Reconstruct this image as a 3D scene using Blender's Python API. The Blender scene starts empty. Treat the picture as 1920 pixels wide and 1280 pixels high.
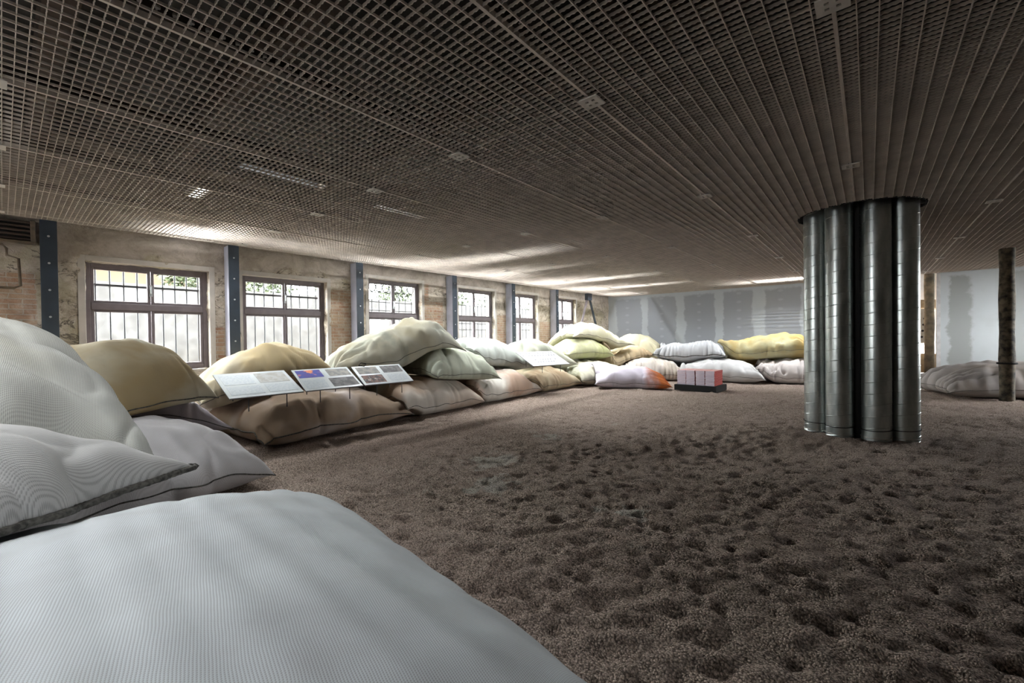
import bpy, math, random
import numpy as np
from mathutils import Matrix, Vector

random.seed(7)
PI = math.pi
SC = bpy.context.scene
COL = SC.collection

# ------------------------------------------------------------------ camera
CAMZ = 1.27
F_PX, PITCH, ROLL, YAW = 800.17, -0.01085, -0.01299, -0.69701
fw = Vector((math.sin(YAW) * math.cos(PITCH), math.cos(YAW) * math.cos(PITCH), math.sin(PITCH)))
rt0 = Vector((math.cos(YAW), -math.sin(YAW), 0))
up0 = rt0.cross(fw)
rt = rt0 * math.cos(ROLL) + up0 * math.sin(ROLL)
up = -rt0 * math.sin(ROLL) + up0 * math.cos(ROLL)
cam = bpy.data.cameras.new('camera')
cam.sensor_fit = 'HORIZONTAL'
cam.sensor_width = 36.0
cam.lens = 36.0 * F_PX / 1920.0
cam.clip_start = 0.02
camo = bpy.data.objects.new('camera', cam)
COL.objects.link(camo)
m = Matrix((rt, up, -fw)).transposed().to_4x4()
m.translation = Vector((0, 0, CAMZ))
camo.matrix_world = m
SC.camera = camo

# ------------------------------------------------------------------ view, world, daylight
SC.view_settings.view_transform = 'Standard'
SC.view_settings.look = 'None'
SC.view_settings.gamma = 1.0
SC.view_settings.use_curve_mapping = False
SC.view_settings.exposure = 0.16
SC.cycles.max_bounces = 8
SC.cycles.diffuse_bounces = 5
SC.cycles.transparent_max_bounces = 12
SC.cycles.caustics_reflective = False
SC.cycles.caustics_refractive = False
SC.cycles.sample_clamp_indirect = 4.0

SKY_STRENGTH = 58.0
world = bpy.data.worlds.new('overcast_sky')
SC.world = world
world.use_nodes = True
bg = world.node_tree.nodes['Background']
bg.inputs['Color'].default_value = (0.96, 0.975, 1.0, 1)
bg.inputs['Strength'].default_value = SKY_STRENGTH

# hazy sun added over the courtyard to send more light in through the windows
sun = bpy.data.lights.new('added_hazy_sun', 'SUN'); sun.energy = 4.5; sun.angle = math.radians(44); sun.color = (1.0, .97, .94)
suno = bpy.data.objects.new('added_hazy_sun', sun); COL.objects.link(suno)
suno.rotation_euler = Vector((-math.cos(math.radians(31)), .12, math.sin(math.radians(31)))).to_track_quat('Z', 'Y').to_euler()

CEIL = 2.735          # underside of the grating
SLAB = 3.9
WX = -7.75            # inner face of the left wall
WIN = [(0.70, 2.05, 2.33), (2.50, 3.90, 2.33), (4.76, 6.10, 2.50), (7.22, 8.55, 2.50), (9.06, 10.50, 2.52), (11.40, 12.70, 2.52),
       (-1.55, -0.30, 2.45), (-3.70, -2.30, 2.45)]
SILL = 0.85
YB = 15.1             # back wall
# all lamps but the first are added fill light: x, y, rotation, watts, label
TUBE_AND_FILLS = [(-6.75, 1.70, 0, 26, 'narrow tube lamp glowing through the grating above the first window'),
         (-1.6, -1.2, 0, 62, 'added fill lamp above the grating behind the camera, over the largest near sandbag'),
         (-3.7, -.9, 0, 62, 'added fill lamp above the grating over the left near heap')]
for _k, (_y, _w) in enumerate([(4.9, 'the information boards'), (6.9, 'the ringed window bay'), (9.0, 'the small grid board bay'), (11.2, 'the last window bay'), (13.4, 'the far corner')]):
    TUBE_AND_FILLS.append((-6.7, _y, PI / 2, 72, 'added fill lamp above the grating close to the wall at ' + _w))
    TUBE_AND_FILLS.append((-5.2, _y + .6, 0, 84, 'added fill lamp above the grating further into the room, level with ' + _w))
TUBE_AND_FILLS.append((-6.5, 2.7, PI / 2, 24, 'added fill lamp above the grating over the yellowish pillow'))
TUBE_AND_FILLS.append((-1.8, 13.3, 0, 130, 'added fill lamp above the grating before the taped plasterboard wall'))


def portal(name, loc, rot, sx, sy):
    l = bpy.data.lights.new(name, 'AREA')
    l.shape = 'RECTANGLE'
    l.size, l.size_y = sx, sy
    l.cycles.is_portal = True
    o = bpy.data.objects.new(name, l)
    COL.objects.link(o)
    o.location = loc
    o.rotation_euler = rot


for (a, b, t) in WIN:
    portal('window_daylight', (-7.98, (a + b) / 2, (SILL + t) / 2), (0, -PI / 2, 0), t - SILL, b - a)
portal('added_side_opening_daylight', (6.2, 13.6, 1.8), (0, PI / 2, 0), 1.4, 2.4)  # opening added out of view to light the back wall
portal('added_rear_opening_daylight', (-6.8, -4.75, 1.5), (PI / 2, 0, 0), 1.2, 2.3)  # opening added behind the camera to light the near bags


# ------------------------------------------------------------------ helpers
def tag(o, label=None, cat=None, group=None, kind=None):
    if label: o['label'] = label
    if cat: o['category'] = cat
    if group: o['group'] = group
    if kind: o['kind'] = kind
    return o


def empty(name, loc=(0, 0, 0), rz=0.0):
    o = bpy.data.objects.new(name, None)
    COL.objects.link(o)
    o.location = loc
    o.rotation_euler = (0, 0, rz)
    o.empty_display_size = 0.1
    return o


class MB:
    def __init__(s):
        s.v, s.f, s.uv, s.smooth = [], [], None, False

    def box(s, x0, y0, z0, x1, y1, z1, M=None):
        n = len(s.v)
        p = [(x0, y0, z0), (x1, y0, z0), (x1, y1, z0), (x0, y1, z0), (x0, y0, z1), (x1, y0, z1), (x1, y1, z1), (x0, y1, z1)]
        if M is not None: p = [tuple(M @ Vector(q)) for q in p]
        s.v += p
        s.f += [tuple(n + i for i in q) for q in ((3, 2, 1, 0), (4, 5, 6, 7), (0, 1, 5, 4), (1, 2, 6, 5), (2, 3, 7, 6), (3, 0, 4, 7))]
        return s

    def tube(s, pts, r, k=8, close=False, caps=True):
        pts = [Vector(p) for p in pts]
        n0 = len(s.v)
        N = len(pts)
        for i, p in enumerate(pts):
            if close: d = pts[(i + 1) % N] - pts[i - 1]
            else: d = pts[min(i + 1, N - 1)] - pts[max(i - 1, 0)]
            if d.length < 1e-9: d = Vector((0, 0, 1))
            d.normalize()
            a = Vector((0, 0, 1)) if abs(d.z) < 0.9 else Vector((1, 0, 0))
            e1 = d.cross(a).normalized(); e2 = d.cross(e1)
            rr = r[i] if hasattr(r, '__len__') else r
            for j in range(k):
                t = 2 * PI * j / k
                s.v.append(tuple(p + e1 * (rr * math.cos(t)) + e2 * (rr * math.sin(t))))
        for i in range(N if close else N - 1):
            for j in range(k):
                a = n0 + i * k + j; b = n0 + i * k + (j + 1) % k
                i2 = (i + 1) % N
                c = n0 + i2 * k + (j + 1) % k; d = n0 + i2 * k + j
                s.f.append((a, b, c, d))
        if caps and not close:
            s.f.append(tuple(n0 + j for j in range(k))[::-1])
            s.f.append(tuple(n0 + (N - 1) * k + j for j in range(k)))
        return s

    def build(s, name, mat, parent=None, smooth=None, bevel=0.0):
        me = bpy.data.meshes.new(name)
        me.from_pydata(s.v, [], s.f)
        me.update()
        if smooth if smooth is not None else s.smooth:
            me.polygons.foreach_set('use_smooth', [True] * len(me.polygons))
        o = bpy.data.objects.new(name, me)
        COL.objects.link(o)
        if mat: me.materials.append(mat)
        if parent: o.parent = parent
        if bevel:
            b = o.modifiers.new('bevel', 'BEVEL'); b.width = bevel; b.segments = 2; b.limit_method = 'ANGLE'
        return o


def copy_tree(o, parent=None):
    c = o.copy(); COL.objects.link(c)
    if parent: c.parent = parent
    for ch in list(o.children): copy_tree(ch, c)
    return c


# ---- node helpers
class NT:
    def __init__(s, name, rough=0.8, metallic=0.0, spec=0.5):
        s.m = bpy.data.materials.new(name); s.m.use_nodes = True
        s.t = s.m.node_tree; s.N = s.t.nodes; s.L = s.t.links
        s.b = s.N['Principled BSDF']
        s.b.inputs['Roughness'].default_value = rough
        s.b.inputs['Metallic'].default_value = metallic
        s.b.inputs['Specular IOR Level'].default_value = spec
        s.out = s.N['Material Output']

    def n(s, t, **k):
        x = s.N.new(t)
        for a, b in k.items(): setattr(x, a, b)
        return x

    def link(s, a, b): s.L.new(a, b)

    def val(s, x, sock):
        if isinstance(x, (int, float)): sock.default_value = x
        elif isinstance(x, tuple): sock.default_value = x if len(x) == len(sock.default_value) else (*x, 1)
        else: s.link(x, sock)

    def math(s, op, a, b=0.0, c=None, clamp=False):
        x = s.n('ShaderNodeMath', operation=op, use_clamp=clamp)
        s.val(a, x.inputs[0]); s.val(b, x.inputs[1])
        if c is not None: s.val(c, x.inputs[2])
        return x.outputs[0]

    def mix(s, f, a, b, mode='MIX'):
        x = s.n('ShaderNodeMix', data_type='RGBA', blend_type=mode)
        s.val(f, x.inputs[0]); s.val(a, x.inputs[6]); s.val(b, x.inputs[7])
        return x.outputs[2]

    def coord(s, kind='Object', loc=(0, 0, 0), scale=(1, 1, 1), rot=(0, 0, 0)):
        tc = s.n('ShaderNodeTexCoord'); mp = s.n('ShaderNodeMapping')
        s.link(tc.outputs[kind], mp.inputs[0])
        mp.inputs['Location'].default_value = loc; mp.inputs['Scale'].default_value = scale; mp.inputs['Rotation'].default_value = rot
        return mp.outputs[0]

    def noise(s, vec, scale=5, detail=4, rough=0.55, dist=0.0):
        x = s.n('ShaderNodeTexNoise')
        s.link(vec, x.inputs['Vector'])
        x.inputs['Scale'].default_value = scale; x.inputs['Detail'].default_value = detail
        x.inputs['Roughness'].default_value = rough; x.inputs['Distortion'].default_value = dist
        return x.outputs['Fac']

    def ramp(s, f, lo, hi, a=0.0, b=1.0):
        x = s.n('ShaderNodeMapRange', interpolation_type='SMOOTHSTEP')
        s.val(f, x.inputs[0])
        for i, q in zip((1, 2, 3, 4), (lo, hi, a, b)): x.inputs[i].default_value = q
        return x.outputs[0]

    def bump(s, h, strength=0.3, dist=0.01, prev=None):
        x = s.n('ShaderNodeBump')
        s.link(h, x.inputs['Height'])
        x.inputs['Strength'].default_value = strength; x.inputs['Distance'].default_value = dist
        if prev is not None: s.link(prev, x.inputs['Normal'])
        return x.outputs[0]

    def done(s, color=None, normal=None, rough=None):
        if color is not None: s.val(color, s.b.inputs['Base Color'])
        if normal is not None: s.link(normal, s.b.inputs['Normal'])
        if rough is not None: s.val(rough, s.b.inputs['Roughness'])
        return s.m


def flat(name, col, rough=0.7, metallic=0.0, var=0.12, scale=8.0, bump=0.0):
    t = NT(name, rough, metallic)
    c = t.coord()
    n = t.noise(c, scale, 5)
    k = t.ramp(n, 0.3, 0.7)
    col2 = tuple(x * (1 - var * 2) for x in col)
    nm = t.bump(t.noise(c, scale * 12, 3), bump, 0.003) if bump else None
    return t.done(t.mix(k, col2, col), nm)


# ------------------------------------------------------------------ materials
DUST = [(-3.01, 3.27, .34), (-2.52, 2.73, .24), (-3.2, 4.5, .2), (-1.35, 2.85, .16)]      # pale dusty patches on the gravel


def mat_gravel():
    t = NT('brown_gravel', 0.95, spec=0.15)
    c = t.coord()
    v = t.n('ShaderNodeTexVoronoi'); t.link(c, v.inputs['Vector']); v.inputs['Scale'].default_value = 115
    v.inputs['Randomness'].default_value = 1.0
    v2 = t.n('ShaderNodeTexVoronoi'); t.link(c, v2.inputs['Vector']); v2.inputs['Scale'].default_value = 240
    sep = t.n('ShaderNodeSeparateColor'); t.link(v.outputs['Color'], sep.inputs[0])
    big = t.noise(c, 0.55, 4, 0.6)
    mid = t.noise(c, 3.5, 5, 0.6)
    col = t.mix(sep.outputs[0], (0.23, 0.175, 0.14), (0.74, 0.60, 0.50))
    col = t.mix(t.ramp(big, 0.35, 0.65, 0, 0.5), col, (0.46, 0.355, 0.305))
    dust = t.ramp(t.noise(c, 1.5, 5, 0.7), 0.63, 0.72, 0, 0.45)
    col = t.mix(dust, col, (0.72, 0.68, 0.60))
    for (bx, by, br_) in DUST:
        q = t.n('ShaderNodeVectorMath', operation='DISTANCE'); t.link(c, q.inputs[0]); q.inputs[1].default_value = (bx, by, 0)
        k = t.math('ADD', q.outputs['Value'], t.math('MULTIPLY', t.math('SUBTRACT', t.noise(c, 6, 5, .7), .5), 1.1))
        col = t.mix(t.ramp(k, br_ * .4, br_, .7, 0), col, (.74, .71, .63))
    dk = t.ramp(v.outputs['Distance'], 0.4, 0.8, 0, 0.7)
    col = t.mix(dk, col, (0.045, 0.034, 0.028))
    h = t.math('MULTIPLY', v.outputs['Distance'], -1.0)
    h = t.math('ADD', h, t.math('MULTIPLY', v2.outputs['Distance'], -0.4))
    n1 = t.bump(mid, 0.5, 0.03)
    nm = t.bump(h, 1.0, 0.012, n1)
    return t.done(col, nm)


def mat_wall():
    """old render over brick; the 'brick' attribute says where the render has fallen off"""
    t = NT('old_render_and_brick', 0.92, spec=0.2)
    c = t.coord()
    at = t.n('ShaderNodeAttribute', attribute_name='brick')
    ac = t.n('ShaderNodeAttribute', attribute_name='cast')
    sx = t.n('ShaderNodeSeparateXYZ'); t.link(c, sx.inputs[0])
    cb = t.n('ShaderNodeCombineXYZ')
    t.link(t.math('ADD', sx.outputs[1], t.math('MULTIPLY', sx.outputs[0], 1.0)), cb.inputs[0]); t.link(sx.outputs[2], cb.inputs[1])
    br = t.n('ShaderNodeTexBrick'); t.link(cb.outputs[0], br.inputs['Vector'])
    br.inputs['Scale'].default_value = 1.0
    br.inputs['Brick Width'].default_value = 0.22; br.inputs['Row Height'].default_value = 0.062
    br.inputs['Mortar Size'].default_value = 0.007; br.inputs['Mortar Smooth'].default_value = 0.3
    br.inputs['Color1'].default_value = (0.33, 0.185, 0.12, 1); br.inputs['Color2'].default_value = (0.42, 0.30, 0.20, 1)
    br.inputs['Mortar'].default_value = (0.46, 0.40, 0.32, 1)
    n1 = t.noise(c, 2.6, 9, 0.72, 0.9); n2 = t.noise(c, 9, 8, 0.72, 0.4); n3 = t.noise(c, 45, 5, 0.7)
    ren = t.mix(t.ramp(n1, 0.3, 0.72), (0.33, 0.275, 0.21), (0.66, 0.58, 0.48))
    ren = t.mix(t.ramp(n2, 0.42, 0.75, 0, 0.7), ren, (0.70, 0.66, 0.58))
    ren = t.mix(t.ramp(n2, 0.30, 0.46, 0.85, 0), ren, (0.13, 0.11, 0.085))
    ren = t.mix(t.ramp(t.noise(c, 1.1, 6, .7), 0.5, 0.62, 0, 0.6), ren, (0.34, 0.30, 0.19))
    crk = t.math('ABSOLUTE', t.math('SUBTRACT', t.noise(t.coord(scale=(1, .6, 1.3)), 1.7, 7, .6, .8), .5))
    ren = t.mix(t.ramp(crk, 0.0, 0.012, .85, 0), ren, (0.07, 0.06, 0.05))
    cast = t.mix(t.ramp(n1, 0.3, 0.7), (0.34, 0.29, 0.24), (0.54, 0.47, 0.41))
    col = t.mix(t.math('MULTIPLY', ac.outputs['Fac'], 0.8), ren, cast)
    bm = t.ramp(t.math('ADD', at.outputs['Fac'], t.math('MULTIPLY', t.math('SUBTRACT', n2, 0.5), 1.1)), 0.45, 0.6)
    brc = t.mix(t.ramp(n2, 0.42, 0.7, 0, 0.75), br.outputs['Color'], (0.50, 0.44, 0.36))
    col = t.mix(bm, col, brc)
    h = t.math('ADD', t.math('MULTIPLY', n2, 0.8), t.math('MULTIPLY', n3, 0.25))
    h = t.math('ADD', h, t.math('MULTIPLY', t.math('MULTIPLY', br.outputs['Fac'], bm), -0.35))
    return t.done(col, t.bump(h, 1.0, 0.04))


def mat_drywall(bands, base, fill, name, screws=True):
    t = NT(name, 0.85, spec=0.25)
    c = t.coord()
    sx = t.n('ShaderNodeSeparateXYZ'); t.link(c, sx.inputs[0])
    X, Z = sx.outputs[0], sx.outputs[2]
    wob = t.math('MULTIPLY', t.math('SUBTRACT', t.noise(c, 3.0, 6, 0.7), 0.5), 0.34)
    Xw = t.math('ADD', X, wob)
    tot = None
    for (x, w) in bands:
        d = t.math('ABSOLUTE', t.math('SUBTRACT', Xw, x))
        k = t.ramp(d, w * 0.8, w * 1.25, 1, 0)
        tot = k if tot is None else t.math('MAXIMUM', tot, k)
    topz = t.ramp(t.math('ADD', Z, t.math('MULTIPLY', wob, 0.8)), 2.58, 2.68)
    tot = t.math('MAXIMUM', tot, topz)
    tot = t.math('MULTIPLY', tot, t.ramp(t.noise(c, 1.6, 3), 0.2, 0.5, 0.75, 1.0))
    col = t.mix(tot, base, fill)
    if screws:
        zz = t.math('MODULO', Z, 0.27)
        zz = t.math('ABSOLUTE', t.math('SUBTRACT', zz, 0.135))
        for x in screws:
            d = t.math('POWER', t.math('ADD', t.math('POWER', t.math('MULTIPLY', t.math('SUBTRACT', X, x), 0.55), 2.0), t.math('POWER', zz, 2.0)), 0.5)
            col = t.mix(t.ramp(t.math('ADD', d, t.math('MULTIPLY', wob, 0.12)), 0.022, 0.05, 0.4, 0), col, fill)
    return t.done(col, t.bump(t.noise(c, 30, 3), 0.1, 0.003))


def mat_fabric(seed, base, stain=(0.50, 0.40, 0.24), amt=0.5, stain2=(0.33, 0.36, 0.24), amt2=0.2, weave=0.0, scale=1.0, tip=None):
    t = NT('woven_mesh_sack', 0.9, spec=0.15)
    c = t.coord(loc=(seed * 3.7, seed * 1.9, seed * 0.7))
    n1 = t.noise(c, 1.1 * scale, 4, 0.5, 0.3); n2 = t.noise(c, 1.9 * scale, 5, 0.55, 0.5); n3 = t.noise(c, 6, 4)
    col = t.mix(t.ramp(n1, 0.62 - 0.35 * amt, 0.80 - 0.25 * amt, 0, min(1, amt * 1.4)), base, stain)
    col = t.mix(t.ramp(n2, 0.66 - 0.3 * amt2, 0.82 - 0.3 * amt2, 0, min(1, amt2 * 1.5)), col, stain2)
    col = t.mix(t.ramp(n3, 0.35, 0.7, 0.0, 0.12), col, (0.30, 0.28, 0.26))
    if tip:
        uvn = t.n('ShaderNodeUVMap', uv_map='UVMap'); s2 = t.n('ShaderNodeSeparateXYZ'); t.link(uvn.outputs[0], s2.inputs[0])
        k = t.ramp(t.math('ADD', s2.outputs[0], t.math('MULTIPLY', t.math('SUBTRACT', n2, 0.5), 0.9)), tip[0], tip[1])
        col = t.mix(k, col, tip[2])
    uv = t.n('ShaderNodeUVMap', uv_map='UVMap')
    su = t.n('ShaderNodeSeparateXYZ'); t.link(uv.outputs[0], su.inputs[0])
    U, V = su.outputs[0], su.outputs[1]
    fine = t.noise(uv.outputs[0], 260, 2)
    nm = None
    if weave:
        w = t.math('MULTIPLY', t.math('SUBTRACT', t.noise(uv.outputs[0], 2.5, 3), 0.5), 0.02)
        a = t.math('SINE', t.math('MULTIPLY', t.math('ADD', t.math('ADD', V, w), t.math('MULTIPLY', U, 0.12)), 2 * PI / 0.0060))
        b = t.math('SINE', t.math('MULTIPLY', t.math('ADD', U, t.math('MULTIPLY', V, 0.35)), 2 * PI / 0.0055))
        h = t.math('ADD', t.math('MULTIPLY', a, 0.62), t.math('MULTIPLY', b, 0.38))
        k = t.ramp(h, -0.75, 0.15, weave, 0)
        col = t.mix(k, col, (0.14, 0.135, 0.13))
        nm = t.bump(h, 0.25, 0.002)
    else:
        nm = t.bump(t.noise(c, 14, 3), 0.25, 0.012)
    return t.done(col, nm)


def mat_duct():
    t = NT('galvanised_spiral_duct', 0.30, metallic=1.0)
    c = t.coord()
    n = t.noise(t.coord(scale=(1, 1, 0.35)), 9, 4); v = t.n('ShaderNodeTexVoronoi')
    t.link(c, v.inputs['Vector']); v.inputs['Scale'].default_value = 28
    sp = t.n('ShaderNodeSeparateColor'); t.link(v.outputs['Color'], sp.inputs[0])
    col = t.mix(t.ramp(n, 0.3, 0.7), (0.36, 0.40, 0.39), (0.54, 0.57, 0.55))
    col = t.mix(t.math('MULTIPLY', sp.outputs[0], 0.25), col, (0.34, 0.37, 0.38))
    return t.done(col, t.bump(t.noise(t.coord(scale=(1, 1, 0.5)), 4, 2), 0.05, 0.02), t.ramp(n, 0.3, 0.7, 0.28, 0.40))


M = {}
M['gravel'] = mat_gravel()
M['wall'] = mat_wall()
M['steel_navy'] = flat('dark_blue_painted_steel', (0.022, 0.034, 0.050), 0.45, 0.0, 0.15, 4)
M['steel_flange'] = flat('lilac_grey_steel', (0.52, 0.53, 0.62), 0.4, 0.1, 0.1, 4)  # side plates, paler than the dark front flange
M['galv'] = flat('galvanised_steel', (0.50, 0.47, 0.43), 0.5, 0.35, 0.12, 6)
M['grate'] = flat('grating_steel', (0.74, 0.66, 0.58), 0.55, 0.25, 0.1, 5)
M['slab'] = flat('dark_slab', (0.018, 0.015, 0.013), 0.95, 0, 0.3, 2)
M['joist'] = flat('dark_timber', (0.045, 0.029, 0.019), 0.9, 0, 0.3, 3)
M['black'] = flat('black_board', (0.006, 0.006, 0.006), 0.9)
M['frame'] = flat('window_frame_paint', (0.15, 0.125, 0.135), 0.5, 0, 0.1, 8)
M['iron'] = flat('iron_bars', (0.055, 0.055, 0.06), 0.6, 0, 0.15, 10)
M['plaster'] = flat('smooth_plaster', (0.50, 0.46, 0.41), 0.85, 0, 0.08, 5, 0.1)
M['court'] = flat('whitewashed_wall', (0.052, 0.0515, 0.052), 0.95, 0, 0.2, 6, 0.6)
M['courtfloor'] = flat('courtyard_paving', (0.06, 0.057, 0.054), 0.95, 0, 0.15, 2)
M['paving'] = flat('bounce_paving', (0.50, 0.46, 0.41), 0.95, 0, 0.1, 2)  # unseen paving made pale to bounce light up to the ceiling
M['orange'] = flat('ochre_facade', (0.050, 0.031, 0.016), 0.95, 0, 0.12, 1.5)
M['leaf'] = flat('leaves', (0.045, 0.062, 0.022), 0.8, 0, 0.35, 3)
M['wood'] = flat('weathered_timber', (0.16, 0.12, 0.075), 0.85, 0, 0.35, 5, 0.5)
M['white_board'] = flat('white_board', (0.80, 0.87, 0.89), 0.35, 0, 0.03, 2)
M['duct'] = mat_duct()
M['plate'] = flat('pale_zinc_plate', (0.66, 0.62, 0.56), 0.6, 0.0, 0.08, 9)
M['hem'] = flat('dark_stitching', (0.13, 0.125, 0.11), 0.9, 0, 0.4, 60, 0.8)
M['bolt'] = flat('bolt_heads', (0.62, 0.64, 0.66), 0.35, 0.5)


def mat_glass():
    m = bpy.data.materials.new('window_glass'); m.use_nodes = True
    nt = m.node_tree; nt.nodes.clear()
    o = nt.nodes.new('ShaderNodeOutputMaterial'); mx = nt.nodes.new('ShaderNodeMixShader')
    tr = nt.nodes.new('ShaderNodeBsdfTransparent'); gl = nt.nodes.new('ShaderNodeBsdfGlossy')
    tr.inputs[0].default_value = (0.96, 0.98, 0.97, 1); gl.inputs['Roughness'].default_value = 0.05
    lw = nt.nodes.new('ShaderNodeLayerWeight'); lw.inputs[0].default_value = 0.5
    pw = nt.nodes.new('ShaderNodeMath'); pw.operation = 'POWER'; pw.inputs[1].default_value = 4.0
    fr = nt.nodes.new('ShaderNodeMath'); fr.operation = 'MULTIPLY_ADD'; fr.inputs[1].default_value = 0.5; fr.inputs[2].default_value = 0.03
    nt.links.new(lw.outputs['Facing'], pw.inputs[0]); nt.links.new(pw.outputs[0], fr.inputs[0])
    nt.links.new(fr.outputs[0], mx.inputs[0]); nt.links.new(tr.outputs[0], mx.inputs[1]); nt.links.new(gl.outputs[0], mx.inputs[2])
    nt.links.new(mx.outputs[0], o.inputs[0])
    return m


M['glass'] = mat_glass()


# ------------------------------------------------------------------ numpy noise
def wnoise(x, y, seed, f0=1.0, n=14, gain=0.8):
    r = np.random.RandomState(seed)
    out = np.zeros_like(x); tot = 0
    for i in range(n):
        f = f0 * (0.6 + 1.8 * r.rand()); a = r.rand() * 2 * PI; ph = r.rand() * 2 * PI
        out += np.sin(2 * PI * f * (x * math.cos(a) + y * math.sin(a)) + ph); tot += 0.5
    return out / math.sqrt(tot)


def grid_mesh(name, X, Y, Z, mat, parent=None, smooth=True, attrs=None):
    nv, nu = X.shape
    co = np.stack([X, Y, Z], -1).reshape(-1, 3)
    i = np.arange(nv * nu).reshape(nv, nu)
    f = np.stack([i[:-1, :-1], i[:-1, 1:], i[1:, 1:], i[1:, :-1]], -1).reshape(-1, 4)
    return raw_mesh(name, co, f, mat, parent, smooth, attrs)


def raw_mesh(name, co, quads, mat, parent=None, smooth=True, attrs=None, uv=None):
    me = bpy.data.meshes.new(name)
    me.vertices.add(len(co)); me.vertices.foreach_set('co', np.asarray(co, np.float32).ravel())
    nq = len(quads)
    me.loops.add(nq * 4); me.loops.foreach_set('vertex_index', np.asarray(quads, np.int32).ravel())
    me.polygons.add(nq); me.polygons.foreach_set('loop_start', np.arange(nq, dtype=np.int32) * 4)
    me.polygons.foreach_set('loop_total', np.full(nq, 4, np.int32))
    me.polygons.foreach_set('use_smooth', np.full(nq, smooth, bool))
    me.update(calc_edges=True)
    if uv is not None:
        l = me.uv_layers.new(name='UVMap')
        l.data.foreach_set('uv', np.asarray(uv, np.float32)[np.asarray(quads).ravel()].ravel())
    for k, a in (attrs or {}).items():
        at = me.attributes.new(k, 'FLOAT', 'POINT'); at.data.foreach_set('value', np.asarray(a, np.float32).ravel())
    me.validate()
    if mat: me.materials.append(mat)
    o = bpy.data.objects.new(name, me); COL.objects.link(o)
    if parent: o.parent = parent
    return o


# ------------------------------------------------------------------ floor
def floor_h(x, y):
    b = wnoise(x, y, 11, 0.35, 8) * 0.010 + wnoise(x, y, 5, 1.7, 16) * 0.003 + wnoise(x, y, 3, 5.5, 26) * 0.004
    r = wnoise(x, y, 21, 3.4, 24)
    r += .45 * wnoise(x, y, 31, 8.0, 22)
    b -= np.clip(r - 0.9, 0, 2) * 0.018
    b += wnoise(x, y, 41, 11.0, 26) * .0022
    b += np.clip(-r - 0.9, 0, 2) * 0.012
    return b - 0.01


def axis(a, b, c0, fine, coarse):
    pts = [c0]; p = c0
    while p < b: p += fine + (coarse - fine) * min(1, abs(p - c0) / 7); pts.append(p)
    q = c0; left = []
    while q > a: q -= fine + (coarse - fine) * min(1, abs(q - c0) / 5); left.append(q)
    return np.array(left[::-1] + pts)


gx = axis(-8.3, 6.4, -1.2, 0.022, 0.045); gy = axis(-5.0, 17.5, 2.2, 0.022, 0.06)
X, Y = np.meshgrid(gx, gy)
fl = grid_mesh('floor', X, Y, floor_h(X, Y), M['gravel']); tag(fl, 'brown gravel floor full of shallow footprints', kind='structure')


# ------------------------------------------------------------------ left wall
def wall_patch(bm_v, bm_f, br, ca, P, U, Vv, W, H, nrm, seed=1, amp=0.012):
    """rough panel: P origin, U along (len W), Vv up (len H)"""
    nu = max(2, int(W / 0.045) + 1); nv = max(2, int(H / 0.045) + 1)
    u = np.linspace(0, W, nu); v = np.linspace(0, H, nv)
    UU, VV = np.meshgrid(u, v)
    p = np.array(P)[None, None] + UU[..., None] * np.array(U) + VV[..., None] * np.array(Vv)
    a, b, c = p[..., 0], p[..., 1], p[..., 2]
    d = (wnoise(b + a, c, 3, 0.9, 10) * 0.5 + wnoise(b + a * 1.3, c, 8, 3.0, 14) * 0.35 + wnoise(b - a, c, 9, 8.0, 14) * 0.2) * amp
    e = np.minimum(np.minimum(UU, W - UU), np.minimum(VV, H - VV)); d = d * np.clip(e / 0.04, 0, 1)
    p = p + d[..., None] * np.array(nrm)
    n0 = sum(len(q) for q in bm_v)
    bm_v.append(p.reshape(-1, 3))
    i = np.arange(nv * nu).reshape(nv, nu) + n0
    bm_f.append(np.stack([i[:-1, :-1], i[:-1, 1:], i[1:, 1:], i[1:, :-1]], -1).reshape(-1, 4))
    # where is brick bare
    k = np.zeros_like(b)
    for (y0, y1, z0, z1, s) in BRICK:
        q = np.minimum(np.minimum(b - y0, y1 - b), np.minimum(c - z0, z1 - c)) / 0.10
        k = np.maximum(k, np.clip(q + 0.5, 0, 1) * s)
    br.append(k.ravel())
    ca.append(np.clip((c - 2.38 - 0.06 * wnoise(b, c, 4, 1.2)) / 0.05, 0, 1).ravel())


BRICK = [(-6, 0.28, 0, 2.12, 1.0), (2.05, 2.26, 0, 1.5, 0.8), (3.95, 4.42, 0, 2.2, 1.0), (6.1, 6.72, 0, 2.12, 1.0), (6.1, 6.3, 0, 2.5, 1.0),
         (8.6, 9.02, 0, 1.9, 0.7), (10.5, 11.2, 0, 1.75, 0.65), (12.8, 14.0, 0, 1.2, 0.6)]
bv, bf, br, ca = [], [], [], []
WY0, WY1, WTOP, WOUT = -4.9, 15.3, 3.95, -8.09
wins = sorted(WIN)
ys = [WY0] + [q for w in wins for q in w[:2]] + [WY1]
for i in range(0, len(ys), 2):
    wall_patch(bv, bf, br, ca, (WX, ys[i], -0.05), (0, 1, 0), (0, 0, 1), ys[i + 1] - ys[i], WTOP + 0.05, (1, 0, 0))
    wall_patch(bv, bf, br, ca, (WOUT, ys[i], -0.05), (0, 1, 0), (0, 0, 1), ys[i + 1] - ys[i], WTOP + 0.05, (-1, 0, 0))
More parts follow.
